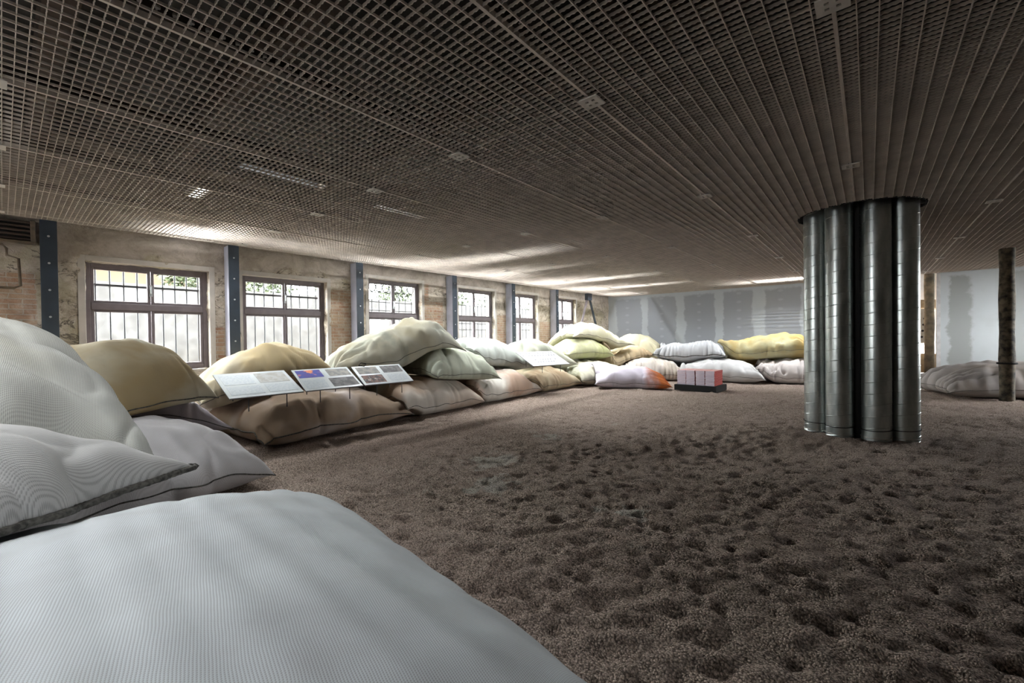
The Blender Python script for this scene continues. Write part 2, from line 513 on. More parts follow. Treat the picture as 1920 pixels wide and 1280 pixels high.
for (a, b, t) in wins:
    for xx, nr in ((WX, 1), (WOUT, -1)):
        wall_patch(bv, bf, br, ca, (xx, a, -0.05), (0, 1, 0), (0, 0, 1), b - a, SILL + 0.05, (nr, 0, 0))
        wall_patch(bv, bf, br, ca, (xx, a, t), (0, 1, 0), (0, 0, 1), b - a, WTOP - t, (nr, 0, 0))
    wall_patch(bv, bf, br, ca, (WOUT, a, SILL), (1, 0, 0), (0, 1, 0), WX - WOUT, b - a, (0, 0, 1))
    wall_patch(bv, bf, br, ca, (WOUT, a, t), (1, 0, 0), (0, 1, 0), WX - WOUT, b - a, (0, 0, -1))
    wall_patch(bv, bf, br, ca, (WOUT, a, SILL), (1, 0, 0), (0, 0, 1), WX - WOUT, t - SILL, (0, 1, 0))
    wall_patch(bv, bf, br, ca, (WOUT, b, SILL), (1, 0, 0), (0, 0, 1), WX - WOUT, t - SILL, (0, -1, 0))
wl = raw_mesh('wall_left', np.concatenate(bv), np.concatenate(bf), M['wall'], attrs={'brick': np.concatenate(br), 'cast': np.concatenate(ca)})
tag(wl, kind='structure')

# ------------------------------------------------------------------ windows
XF = -7.90


def ring(cx, cy, cz, ry, rz, r, n=20):
    return [(cx, cy + ry * math.cos(2 * PI * i / n), cz + rz * math.sin(2 * PI * i / n)) for i in range(n)]


def make_window(n, a, b, t, style):
    w = empty('window_%d' % n, (XF, (a + b) / 2, SILL))
    tag(w, kind='structure')
    hw = (b - a) / 2; h = t - SILL; mid = 1.75 - SILL
    fr = MB()
    fr.box(-.03, -hw, 0, .04, -hw + .06, h).box(-.03, hw - .06, 0, .04, hw, h)
    fr.box(-.03, -hw + .06, h - .06, .04, hw - .06, h).box(-.03, -hw + .06, 0, .04, hw - .06, .07)
    fr.build('window_frame', M['frame'], w, bevel=.006)
    tr = MB().box(-.035, -hw + .06, mid - .045, .05, hw - .06, mid + .045)
    tr.build('transom', M['frame'], w, bevel=.008)
    for z0, z1, nm in ((.07, mid - .045, 'lower_sash'), (mid + .045, h - .06, 'upper_sash')):
        s = MB()
        for y0, y1 in ((-hw + .06, -.005), (.005, hw - .06)):
            for q in ((y0, y0 + .032, z0, z1), (y1 - .032, y1, z0, z1), (y0 + .032, y1 - .032, z0, z0 + .032), (y0 + .032, y1 - .032, z1 - .032, z1)):
                s.box(-.02, q[0], q[2], .03, q[1], q[3])
        so = s.build(nm, M['frame'], w, bevel=.004)
        for y0, y1 in ((-hw + .085, -.03), (.03, hw - .085)):
            MB().box(-.002, y0, z0 + .025, .002, y1, z1 - .025).build('pane', M['glass'], so)
    hd = MB().box(.03, -.018, mid + .16, .04, .018, mid + .32).box(.04, -.008, mid + .2, .085, .008, mid + .3)
    hd.build('window_handle', M['bolt'], w)
    # plaster border round the opening, on the inner wall face
    p = MB(); dx = WX - XF
    p.box(dx - .12, -hw - .07, -.0, dx + .012, -hw + .0, h + .07).box(dx - .12, hw, 0, dx + .012, hw + .07, h + .07)
    p.box(dx - .12, -hw, h, dx + .012, hw, h + .07)
    p.build('plaster_border', M['plaster'], w, bevel=.004)
    MB().box(-.18, -hw, -.03, .16, hw, .0).build('sill_board', M['plaster'], w)
    g = MB(); gx_ = -.13
    if style == 'bars':
        N = 9
        for i in range(N):
            y = -hw + .12 + (2 * hw - .2) * i / (N - 1)
            g.tube([(gx_, y, 0), (gx_, y, h)], .011, 6)
        for z in (2.05 - SILL,):
            g.box(gx_ - .02, -hw, z - .014, gx_ + .012, hw, z + .014)
    else:
        N = 8 if style == 'rings' else 9
        top = h - .24 if style == 'rings' else h
        for i in range(N):
            y = -hw + .08 + (2 * hw - .16) * i / (N - 1)
            g.tube([(gx_, y, 0), (gx_, y, top)], .010, 6)
        for z in ([.12, .3, .48, .66, .84, 1.02, 1.2, top] if style == 'rings' else [.16, .62, .78, 1.25, 1.42]):
            if z <= h: g.tube([(gx_, -hw, z), (gx_, hw, z)], .009, 6)
        if style == 'rings':
            for i in range(8):
                y = -hw + .10 + (2 * hw - .2) * i / 7
                g.tube(ring(gx_, y, h - .135, .078, .095, 0), .012, 6, close=True)
    g.build('security_grille', M['iron'], w)
    return w


styles = ['bars', 'bars', 'rings', 'grid', 'grid', 'grid', 'grid', 'grid']
for i, (a, b, t) in enumerate(WIN): make_window(i + 1, a, b, t, styles[i])

# ------------------------------------------------------------------ steel posts along the left wall
POST_Y = [0.375, 2.31, 4.43, 6.88, 9.055, 11.205]


def make_post():
    r = empty('steel_post')
    # room-side flange (dark, with bolts), web and back flange
    MB().box(-.008, -.072, 0, .0, .072, 2.73).build('front_flange', M['steel_navy'], r, bevel=.002)
    MB().box(-.235, -.062, 0, -.0085, .062, 2.73).build('side_plates', M['steel_flange'], r, bevel=.004)
    for z in (.3, .62, .94, 1.26, 1.58, 1.90, 2.22, 2.54):
        b = MB()
        b.tube([(0, 0, z), (.010, 0, z)], .012, 10)
        b.build('bolt', M['bolt'], r, smooth=False)
        MB().tube([(.0, 0, z), (.003, 0, z)], .034, 16).build('washer_plate', M['steel_navy'], r)
    return r


pw = ['nearest to the camera, beside the louvred vent', 'between the first barred window and the second barred window',
      'just left of the window topped with iron rings', 'right of the brick pier beside the ringed window',
      'in front of the pier between fourth and fifth windows', 'farthest away, left of the last window and brace']
p0 = make_post()
for i, y in enumerate(POST_Y):
    p = p0 if i == 0 else copy_tree(p0)
    p.location = (-7.5, y, 0)
    tag(p, 'dark blue bolted steel post ' + pw[i], 'post', 'steel posts along the window wall')

# louvred vent box high on the wall at the left edge, pipe below it
v = empty('wall_vent', (WX, -.22, 2.48)); tag(v, 'old timber louvred vent box high on brick wall at left edge', 'vent')
fb = MB(); fb.box(0, -.5, -.03, .1, .5, .0).box(0, -.5, 0, .1, -.46, .25).box(0, .46, 0, .1, .5, .25); fb.build('vent_frame', M['wood'], v, bevel=.004)
sl = MB()
for k in range(5): sl.box(.02, -.46, .015 + k * .05, .07, .46, .035 + k * .05)
sl.build('louvre_slats', M['joist'], v)
MB().box(0.002, -.46, 0, .015, .46, .25).build('vent_backing', M['black'], v)
pp = MB().tube([(WX + .04, -.3, 2.42), (WX + .04, .02, 2.42), (WX + .04, .05, 2.38), (WX + .04, .05, 2.30), (WX + .04, .14, 2.27), (WX + .04, .15, 1.95), (WX + .04, .10, 1.92), (WX + .04, -.5, 1.92)], .014, 8)
tag(pp.build('wall_pipe', M['wood'], smooth=True), 'thin bent pipe running down the brick wall under the vent', 'pipe')

# slanted steel brace at the far end of the left wall
br_ = empty('slanted_brace', (-7.45, 13.05, 0)); tag(br_, 'inverted V steel brace standing in the far left corner', 'brace')
for sy, x1 in ((-1, -.05), (1, .05)):
    lg = MB().tube([(x1, sy * .72, 1.0), (0, sy * .05, 2.62)], .045, 4)
    lg.build('brace_leg', M['steel_navy'] if sy > 0 else M['frame'], br_)
MB().box(-.06, -.14, 2.5, .06, .14, 2.73).build('gusset_plate', M['steel_navy'], br_)

# ------------------------------------------------------------------ other walls, slab
bands = [(-7.61, .2), (-6.30, .12), (-5.01, .15), (-3.77, .12), (-2.62, .17), (-1.42, .12), (-.2, .2), (.8, .15)]
scr = [-6.97, -5.67, -4.4, -3.18, -2.05, -.8]
wb = MB().box(-8.2, YB, -.05, .85, YB + .14, 3.95).build('wall_back', mat_drywall(bands, (0.42, 0.45, 0.50), (0.62, 0.67, 0.71), 'drywall_taped', scr)); tag(wb, kind='structure')
wr = MB().box(1.33, YB, -.05, 6.4, YB + .14, 3.95).build('wall_back_right', mat_drywall([(1.36, .16), (2.14, .24), (3.1, .1), (3.9, .3)], (0.36, 0.38, 0.37), (0.56, 0.60, 0.61), 'drywall_skimmed', [2.9]), bevel=.0)
wr.name = 'wall_right_of_opening'; tag(wr, kind='structure')
tag(MB().box(1.30, YB - .012, 0, 1.37, YB + .15, 2.73).build('trim_1', flat('corner_bead', (.68, .67, .66), .6)), kind='structure')
tag(MB().box(6.2, -5, -.05, 6.35, 12.4, 3.95).box(6.2, 14.8, -.05, 6.35, 19, 3.95).box(6.2, 12.4, 2.5, 6.35, 14.8, 3.95).box(6.2, 12.4, -.05, 6.35, 14.8, 1.1).build('wall_right', M['plaster']), kind='structure')  # the gap in it is the added side opening for daylight
tag(MB().box(-6.2, -5, -.05, 6.4, -4.8, 3.95).box(-8.2, -5, -.05, -7.4, -4.8, 3.95).box(-7.4, -5, 2.65, -6.2, -4.8, 3.95).box(-7.4, -5, -.05, -6.2, -4.8, .35).build('wall_front', M['plaster']), kind='structure')  # the gap in it is the added rear opening for daylight
tag(MB().box(-8.3, -5.1, SLAB, 6.4, 19, SLAB + .2).build('ceiling', M['slab']), kind='structure')

# ------------------------------------------------------------------ grating ceiling
GX0, GY0, PX, PY = -0.12, 2.38, 1.20, 2.40
DX, DY = PX / 15, PY / 56
CUT = (-0.10, 6.80, 0.62)      # duct hole


def panel_mesh(w, l, ox=0, oy=0, cut=None):
    """w along x, l along y; bars running along y every DX, crimped bars along x every DY"""
    V_, F_ = [], []; n = 0

    def strip(P, axis_, tk, hgt, z0=0.0):
        nonlocal n
        P = np.asarray(P); k = len(P)
        off = np.zeros_like(P); off[:, 1 - axis_] = tk / 2
        rows = []
        for sgn, zz in ((-1, z0), (1, z0), (1, z0 + hgt), (-1, z0 + hgt)):
            q = np.zeros((k, 3)); q[:, :2] = P + sgn * off; q[:, 2] = zz
            if axis_ == 0 and zz == z0: q[:, 2] += .0032 * (np.arange(k) % 2)
            rows.append(q)
        V_.append(np.stack(rows, 1).reshape(-1, 3))
        i = np.arange(k - 1)[:, None] * 4 + n
        for a, b in ((0, 1), (1, 2), (2, 3), (3, 0)):
            F_.append(np.concatenate([i + a, i + 4 + a, i + 4 + b, i + b], 1) if axis_ == 0 else np.concatenate([i + b, i + 4 + b, i + 4 + a, i + a], 1))
        F_.append(np.array([[n, n + 1, n + 2, n + 3], [n + 4 * (k - 1) + 3, n + 4 * (k - 1) + 2, n + 4 * (k - 1) + 1, n + 4 * (k - 1)]]))
        n += 4 * k

    def runs(P):
        if cut is None: return [P]
        keep = (P[:, 0] + ox - cut[0]) ** 2 + (P[:, 1] + oy - cut[1]) ** 2 > cut[2] ** 2
        out, cur = [], []
        for p, k in zip(P, keep):
            if k: cur.append(p)
            else:
                if len(cur) > 1: out.append(np.array(cur))
                cur = []
        if len(cur) > 1: out.append(np.array(cur))
        return out

    nx = int(round(w / DX)); ny = int(round(l / DY))
    for i in range(nx + 1):
        x = min(max(i * DX, .004), w - .004)
        ks = 40 if cut is not None else 2
        P = np.stack([np.full(ks, x), np.linspace(.002, l - .002, ks)], 1)
        for R in runs(P): strip(R, 1, 0.0045 if 0 < i < nx else 0.008, 0.013 if 0 < i < nx else .03, -.001)
    for j in range(ny + 1):
        y = min(max(j * DY, .004), l - .004)
        ks = int(round(w / (DX / 6))) + 1
        xs = np.linspace(.004, w - .004, ks)
        wob = 0.0007 * np.where(np.arange(ks) % 2 == 0, 1, -1) if 0 < j < ny else 0
        P = np.stack([xs, y + wob * np.ones(ks)], 1)
        for R in runs(P): strip(R, 0, 0.0028, 0.017, 0.0)
    return np.concatenate(V_), np.concatenate(F_)


def col_word(k): return {0: 'above the silver duct cluster'}.get(k, '')


meshes = {}
ORD = ['first', 'second', 'third', 'fourth', 'fifth', 'sixth', 'seventh', 'eighth', 'ninth', 'tenth', 'eleventh']
XL, XR = -7.52, 4.68
cols = [(GX0 - PX * (k + 1), GX0 - PX * k) for k in range(6)] + [(GX0 + PX * k, GX0 + PX * (k + 1)) for k in range(4)] + [(XL, GX0 - PX * 6)]
cols.sort()
rows = [(GY0 + PY * (r - 1), GY0 + PY * r) for r in range(-1, 6)] + [(GY0 + PY * 5, YB - .01)]
for ci, (xa, xb) in enumerate(cols):
    for ri, (ya, yb) in enumerate(rows):
        near = math.hypot(max(xa - CUT[0], 0, CUT[0] - xb), max(ya - CUT[1], 0, CUT[1] - yb)) < CUT[2]
        key = (round(xb - xa, 3), round(yb - ya, 3)) if not near else (ci, ri, 'cut')
        if key not in meshes:
            v_, f_ = panel_mesh(xb - xa, yb - ya, xa, ya, CUT if near else None)
            o = raw_mesh('ceiling_grate', v_, f_, M['grate'], smooth=False)
            meshes[key] = o.data
        else:
            o = bpy.data.objects.new('ceiling_grate', meshes[key]); COL.objects.link(o)
        o.location = (xa, ya, CEIL)
        lab = 'ceiling grating panel, %s row out from the windows, %s from the camera end' % (ORD[ci], ORD[ri])
        if near: lab = 'grating panel cut round the silver ducts, %s row from windows, %s piece' % (ORD[ci], ['', '', '', 'near', 'near', 'far', 'far', 'far'][ri])
        tag(o, lab, 'ceiling panel', 'steel grating panels of the ceiling')

# rim of the duct hole
rim = MB().tube([(CUT[0] + (CUT[2] - .012) * math.cos(t), CUT[1] + (CUT[2] - .012) * math.sin(t), CEIL + .012) for t in np.linspace(0, 2 * PI, 48, endpoint=False)], .009, 6, close=True)
tag(rim.build('duct_opening_rim', M['black'], smooth=True), 'dark round rim where the silver ducts pass the ceiling', 'rim')

# connector plates at the panel corners
pm = None
pi_ = 0
WORDP = lambda c, r: 'square steel ceiling joint plate, %s seam from the windows, %s from the camera end' % (ORD[c], ORD[r])
for c in range(-2, 7):
    for r in range(-1, 6):
        x = GX0 - c * PX; y = GY0 + r * PY
        if math.hypot(x - CUT[0], y - CUT[1]) < CUT[2] + .1: continue
        if x < XL + .1 or y > YB - .2: continue
        if pm is None:
            b = MB(); s = .062; hz = -.012
            # plate with four holes: nine-part ring layout
            g_ = [-s, -.030, -.012, .012, .030, s]
            for i in range(5):
                for j in range(5):
                    if (i in (1, 3)) and (j in (1, 3)): continue
                    b.box(g_[i], g_[j], hz, g_[i + 1], g_[j + 1], hz + .008)
            pe = empty('joint_plate')
            b.build('plate', M['plate'], pe)
            MB().tube([(0, 0, hz + .008), (0, 0, .05)], .02, 8).build('hanger', M['black'], pe)
            pm = pe; o = pe
        else: o = copy_tree(pm)
        o.location = (x, y, CEIL - .004)
        tag(o, WORDP(6 - c, r + 1), 'joint plate', 'square joint plates of the grating ceiling')

# carriers and slotted angles above the seams
for c in range(-2, 7):
    x = GX0 - c * PX
    b = MB()
    segs = [(-2.4, YB)] if abs(x - CUT[0]) > CUT[2] + .1 else [(-2.4, CUT[1] - .75), (CUT[1] + .75, YB)]
    for (a, e) in segs: b.box(x - .02, a, CEIL + .040, x + .02, e, CEIL + .09)
    nf = len(b.f)
    for (a, e) in segs:
        y = a + .05
        while y < min(e, 7.0) - .05 and c in (1, 2, 3):
            b.tube([(x + .045, y, CEIL + .048), (x + .045, y, CEIL + .058)], .011, 7)
            b.box(x + .018, y - .004, CEIL + .052, x + .04, y + .004, CEIL + .056); y += DY * 1.5
    o = b.build('ceiling_carrier', M['joist'])
    o.data.materials.append(M['galv'])
    o.data.polygons.foreach_set('material_index', [0] * nf + [1] * (len(b.f) - nf))
    tag(o, 'dark steel carrier above the grating, over the %s seam from the windows' % ORD[6 - c], 'carrier', 'carriers above the grating')
for k, y in enumerate([-1.5, .3, 1.5, 3.3, 5.4, 7.6, 9.8, 12, 14]):
    b = MB().box(-8.2, y - .09, CEIL + .85, 6.2, y + .09, CEIL + 1.1)
    tag(b.build('floor_joist', M['joist']), 'dark timber joist in the void above the grating, %s away from the camera' % ORD[k], 'joist', 'joists above the grating')
for k, (x, r_, mm) in enumerate([(-1.0, .12, 'joist'), (.9, .16, 'joist')]):
    b = MB().tube([(x, -3, CEIL + .2), (x, 14.8, CEIL + .2)], r_ * .6, 14)
    tag(b.build('overhead_pipe', M[mm], smooth=True), ['dim brown pipe above the grating ahead of the camera', 'thick dim pipe above the grating near the right side'][k], 'pipe', 'pipes in the ceiling void')


# real lamp and added fill lamps above the grating; their light falls through it
def tube_or_fill_lamp(k, x, y, rz, watts, label, w=.56, d=.56):
    e = empty('tube_or_fill_lamp', (x, y, 3.2 if k == 0 else 3.78), rz); tag(e, label, 'lamp', 'tube lamps above the grating')
    MB().box(-w - .04, -d - .04, .03, w + .04, d + .04, .08).build('lamp_housing', M['plate'], e, bevel=.004)
    MB().box(-w, -d, .02, w, d, .0295).build('diffuser', M['lamp_glow'], e)
    if k:
        MB().box(-w - .04, -.125, -.15, w + .04, -.115, .06).box(-w - .04, .115, -.15, w + .04, .125, .06).box(-w - .05, -.125, -.15, -w - .04, .125, .06).box(w + .04, -.125, -.15, w + .05, .125, .06).box(-w - .04, -.12, .04, w + .04, .12, .05).build('side_skirt', M['black'], e)  # black skirt added to hide the fill light from the camera
    MB().tube([(0, 0, .08), (0, 0, SLAB - e.location.z + .01)], .008, 6).build('hanger_rod', M['iron'], e)
    l = bpy.data.lights.new('tube_or_fill_light', 'AREA'); l.shape = 'RECTANGLE'; l.size, l.size_y = 2 * w - .02, 2 * d - .02; l.energy = watts; l.color = (.96, .98, 1.0); l.spread = math.radians(130)
    o = bpy.data.objects.new('tube_or_fill_light', l); COL.objects.link(o); o.parent = e; o.location = (0, 0, -.004)


lg_ = NT('lamp_glow'); lg_.b.inputs['Emission Color'].default_value = (1, .96, .9, 1); lg_.b.inputs['Emission Strength'].default_value = 3; M['lamp_glow'] = lg_.m
for k, (x, y, rz, w_, lab) in enumerate(TUBE_AND_FILLS): tube_or_fill_lamp(k, x, y, rz, w_, lab, *((.3, .05) if k == 0 else (.58, .06)))

# ------------------------------------------------------------------ silver ducts
def make_duct(name, r, H, phase):
    nth = 72; pitch = .135
    prof = [(0, 0), (.0015, .0), (.003, .0030), (.005, .0036), (.007, .0030), (.0085, 0), (.010, 0), (.05, 0), (.09, 0)]
    turns = int(H / pitch) + 3
    offs, rad = [], []
    for k in range(-2, turns):
        for (dz, dr) in prof: offs.append(k * pitch + dz + phase); rad.append(r + dr)
    offs = np.array(offs); rad = np.array(rad)
    th = np.linspace(0, 2 * PI, nth + 1)
    Z = np.clip(offs[:, None] + pitch * th[None] / (2 * PI), 0, H)
    X = rad[:, None] * np.cos(th)[None]; Y = rad[:, None] * np.sin(th)[None]
    return X, Y, Z


DUCTS = [(-.522, 6.815, 'leftmost silver spiral duct of the cluster, partly behind its neighbour'), (-.285, 6.63, 'silver spiral duct just left of the black gap'),
         (.062, 6.62, 'silver spiral duct just right of the black gap'), (.312, 6.79, 'rightmost silver spiral duct of the cluster')]
for k, (x, y, lab) in enumerate(DUCTS):
    e = empty('spiral_duct', (x, y, 0), k * .7)
    Xd, Yd, Zd = make_duct('d', .141, 3.86, k * .037)
    grid_mesh('duct_shell', Xd, Yd, Zd, M['duct'], e)
    th = np.linspace(0, 2 * PI, 33)[:-1]
    MB().tube([(.147 * math.cos(t), .147 * math.sin(t), .13 + .012 * math.sin(t + k)) for t in th], .0045, 5, close=True).build('black_strap', M['black'], e, smooth=True)
    MB().tube([(.146 * math.cos(t), .146 * math.sin(t), .035) for t in th], .004, 5, close=True).build('base_collar', M['galv'], e, smooth=True)
    tag(e, lab, 'duct', 'silver ducts round the column')
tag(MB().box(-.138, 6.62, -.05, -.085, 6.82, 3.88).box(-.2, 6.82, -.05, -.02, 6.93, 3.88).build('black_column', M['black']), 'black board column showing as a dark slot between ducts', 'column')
for k, (x, y) in enumerate([(-.385, 7.10), (.17, 7.11)]):
    e = empty('spiral_duct', (x, y, 0), 1 + k)
    Xd, Yd, Zd = make_duct('d', .141, 3.86, k * .05)
    grid_mesh('duct_shell', Xd, Yd, Zd, M['duct'], e)
    tag(e, 'silver spiral duct at the back of the cluster, hidden from the front', 'duct', 'silver ducts round the column')

# ------------------------------------------------------------------ round timber posts
def timber(x, y, r, label, seed, lean=(0, 0), top=CEIL + .2, collar=None, mat='wood'):
    rr = random.Random(seed)
    e = empty('round_timber_post', (x, y, 0)); tag(e, label, 'post')
    n = 26; pts = [(lean[0] * i / n, lean[1] * i / n, -.05 + (top + .05) * i / n) for i in range(n + 1)]
    rad = [r * (1 + .05 * math.sin(i * .7 + seed) + rr.uniform(-.02, .02)) for i in range(n + 1)]
    MB().tube(pts, rad, 18).build('post_shaft', M[mat], e, smooth=True)
    if collar:
        th = np.linspace(0, 2 * PI, 25)[:-1]
        f_ = collar / top
        MB().tube([(lean[0] * f_ + (r * 1.15) * math.cos(t), lean[1] * f_ + (r * 1.15) * math.sin(t), collar) for t in th], .018, 6, close=True).build('iron_collar', M['black'], e, smooth=True)


M['bark'] = flat('mottled_dark_timber', (0.15, 0.125, 0.085), 0.85, 0, 0.5, 9, 0.8)
timber(1.90, 11.60, .10, 'mottled round timber post with an iron collar, in front of the right hand sandbag', 3, (.0, .0), collar=.68, mat='bark')
timber(1.22, 15.75, .10, 'slimmer warm lit timber post standing in the doorway opening', 5, mat='wood')

# ------------------------------------------------------------------ lit room behind the opening
tag(MB().box(-2.0, 18.2, -.05, 6.3, 18.35, 3.95).box(-2.15, YB + .15, -.05, -2.0, 18.35, 3.95).build('wall_far', M['plaster']), kind='structure')
lamp = bpy.data.lights.new('warm_lamp', 'POINT'); lamp.energy = 45; lamp.color = (1, .72, .42); lamp.shadow_soft_size = .12
lo = bpy.data.objects.new('warm_lamp', lamp); COL.objects.link(lo); lo.location = (0.1, 16.3, 2.3)
M['beige'] = flat('beige_cardboard', (0.55, 0.40, 0.24), .8)
M['orange_brick'] = flat('orange_brickwork', (0.42, 0.15, 0.05), .85, 0, .3, 12, .5)
tag(MB().box(.75, 17.3, 0, 1.13, 17.5, 2.7).build('brick_pier', M['orange_brick']), 'narrow orange brick pier seen through the doorway opening', 'pier')
t1 = MB().tube([(-.6, 16.7, 2.05), (1.45, 16.7, 2.0)], .16, 24); tag(t1.build('cardboard_tube', M['beige'], smooth=True), 'pale cardboard tube held high behind the doorway post', 'tube', 'cardboard tubes')
t1 = MB().tube([(-.6, 16.6, .38), (1.6, 16.6, .38)], .27, 24); tag(t1.build('cardboard_tube', M['beige'], smooth=True), 'large tan cardboard tube lying low behind the doorway post', 'tube', 'cardboard tubes')
sh = empty('hanging_sheet', (.9, 16.45, 0)); tag(sh, 'white hanging sheet with a row of dark eyelets behind the opening', 'sheet')
MB().box(-.8, 0, .95, .42, .012, 1.9).build('cloth', M['plaster'], sh)
for k in range(5): MB().tube([(.30 - .02 * k, -.004, 1.8 - .17 * k), (.30 - .02 * k, .0, 1.8 - .17 * k)], .03, 12).build('eyelet', M['black'], sh)

# ------------------------------------------------------------------ courtyard outside the windows
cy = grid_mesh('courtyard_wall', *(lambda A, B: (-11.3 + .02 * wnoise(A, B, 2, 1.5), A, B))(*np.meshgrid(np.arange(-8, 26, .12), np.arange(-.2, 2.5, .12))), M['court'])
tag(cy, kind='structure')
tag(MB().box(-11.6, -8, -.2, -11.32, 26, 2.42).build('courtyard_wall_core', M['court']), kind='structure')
bpy.data.objects['courtyard_wall_core'].name = 'wall_courtyard'
tag(MB().box(-11.3, -8, -.25, -8.1, 26, -.045).build('courtyard_paving', M['paving']), kind='structure')  # out of view, its pale colour throws light in through the windows
tag(MB().box(-26, -26, -.25, -8.1, 40, -.05).box(-8.1, -26, -.25, 30, -5.0, -.05).box(6.36, -5.0, -.25, 30, 40, -.05).build('ground', M['courtfloor']), kind='structure')  # unseen ground past the added openings, put in to block upward light
bd = empty('ochre_building', (-17, 1.2, 0)); tag(bd, 'ochre rendered building beyond the courtyard wall, seen through the first window', 'building')
MB().box(-3, -9, -.2, 0, 4.5, 3.7).build('facade', M['orange'], bd)
MB().box(-3.2, -9.2, 3.7, .3, 4.7, 3.85).build('roof', M['frame'], bd)
for k in range(3): MB().box(-.02, -6 + 3.4 * k, 1.2, .04, -5 + 3.4 * k, 2.6).build('window', M['frame'], bd)


def shrub(x, y, z, r, n, seed, label):
    rr = np.random.RandomState(seed)
    d = rr.normal(size=(n, 3)); d /= np.linalg.norm(d, axis=1)[:, None]
    rad = r * (0.35 + .65 * rr.rand(n) ** .5) * (1 + .25 * np.sin(d[:, 0] * 5 + seed) + .2 * np.sin(d[:, 2] * 7))
    p = d * rad[:, None] * np.array([.7, 1.0, .9]) + np.array([0, 0, r * .55])
    a = rr.normal(size=(n, 3)); a /= np.linalg.norm(a, axis=1)[:, None]
    b = np.cross(a, rr.normal(size=(n, 3))); b /= np.linalg.norm(b, axis=1)[:, None]
    s = (.035 + .035 * rr.rand(n))[:, None]
    co = np.stack([p - a * s, p - b * s * .5, p + a * s, p + b * s * .5], 1).reshape(-1, 3)
    q = np.arange(n * 4).reshape(n, 4)
    e = empty('courtyard_shrub', (x, y, z)); tag(e, label, 'shrub', 'shrubs above the courtyard wall')
    raw_mesh('foliage', co, q, M['leaf'], e, smooth=False)
    MB().tube([(0, 0, -z), (0, 0, r * .5)], .05, 8).build('stem', M['wood'], e)


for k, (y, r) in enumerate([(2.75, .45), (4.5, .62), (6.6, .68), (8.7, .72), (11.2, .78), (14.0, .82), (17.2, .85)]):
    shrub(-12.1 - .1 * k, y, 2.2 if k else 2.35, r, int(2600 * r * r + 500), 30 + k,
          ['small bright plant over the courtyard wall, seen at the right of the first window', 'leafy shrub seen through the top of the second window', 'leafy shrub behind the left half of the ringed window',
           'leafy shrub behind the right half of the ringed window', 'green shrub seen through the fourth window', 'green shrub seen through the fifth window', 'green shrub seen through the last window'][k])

# ------------------------------------------------------------------ sandbags
HX0, HY0, HC_ = -9.0, -3.0, 0.04
HN = (int(19.5 / HC_), int(14.5 / HC_))
HF = np.zeros(HN)


def blur(A, s):
    k = np.exp(-.5 * (np.arange(-3 * s, 3 * s + 1) / s) ** 2); k /= k.sum(); n = len(k) // 2
    A = np.pad(A, n, 'edge')
    A = np.apply_along_axis(lambda r: np.convolve(r, k, 'valid'), 0, A)
    return np.apply_along_axis(lambda r: np.convolve(r, k, 'valid'), 1, A)


def dilate(A, n):
    B = A.copy()
    for dx in range(-n, n + 1):
        for dy in range(-n, n + 1):
            if dx * dx + dy * dy <= n * n: B = np.maximum(B, np.roll(np.roll(A, dx, 0), dy, 1))
    return B


def sample(A, x, y):
    fy = np.clip((y - HY0) / HC_ - .5, 0, A.shape[0] - 1.01); fx = np.clip((x - HX0) / HC_ - .5, 0, A.shape[1] - 1.01)
    i = fy.astype(int); j = fx.astype(int); a = fy - i; b = fx - j
    return A[i, j] * (1 - a) * (1 - b) + A[i + 1, j] * a * (1 - b) + A[i, j + 1] * (1 - a) * b + A[i + 1, j + 1] * a * b


def ridge(t, sharp=2.0): return (1 - np.abs(np.sin(PI * t))) ** sharp


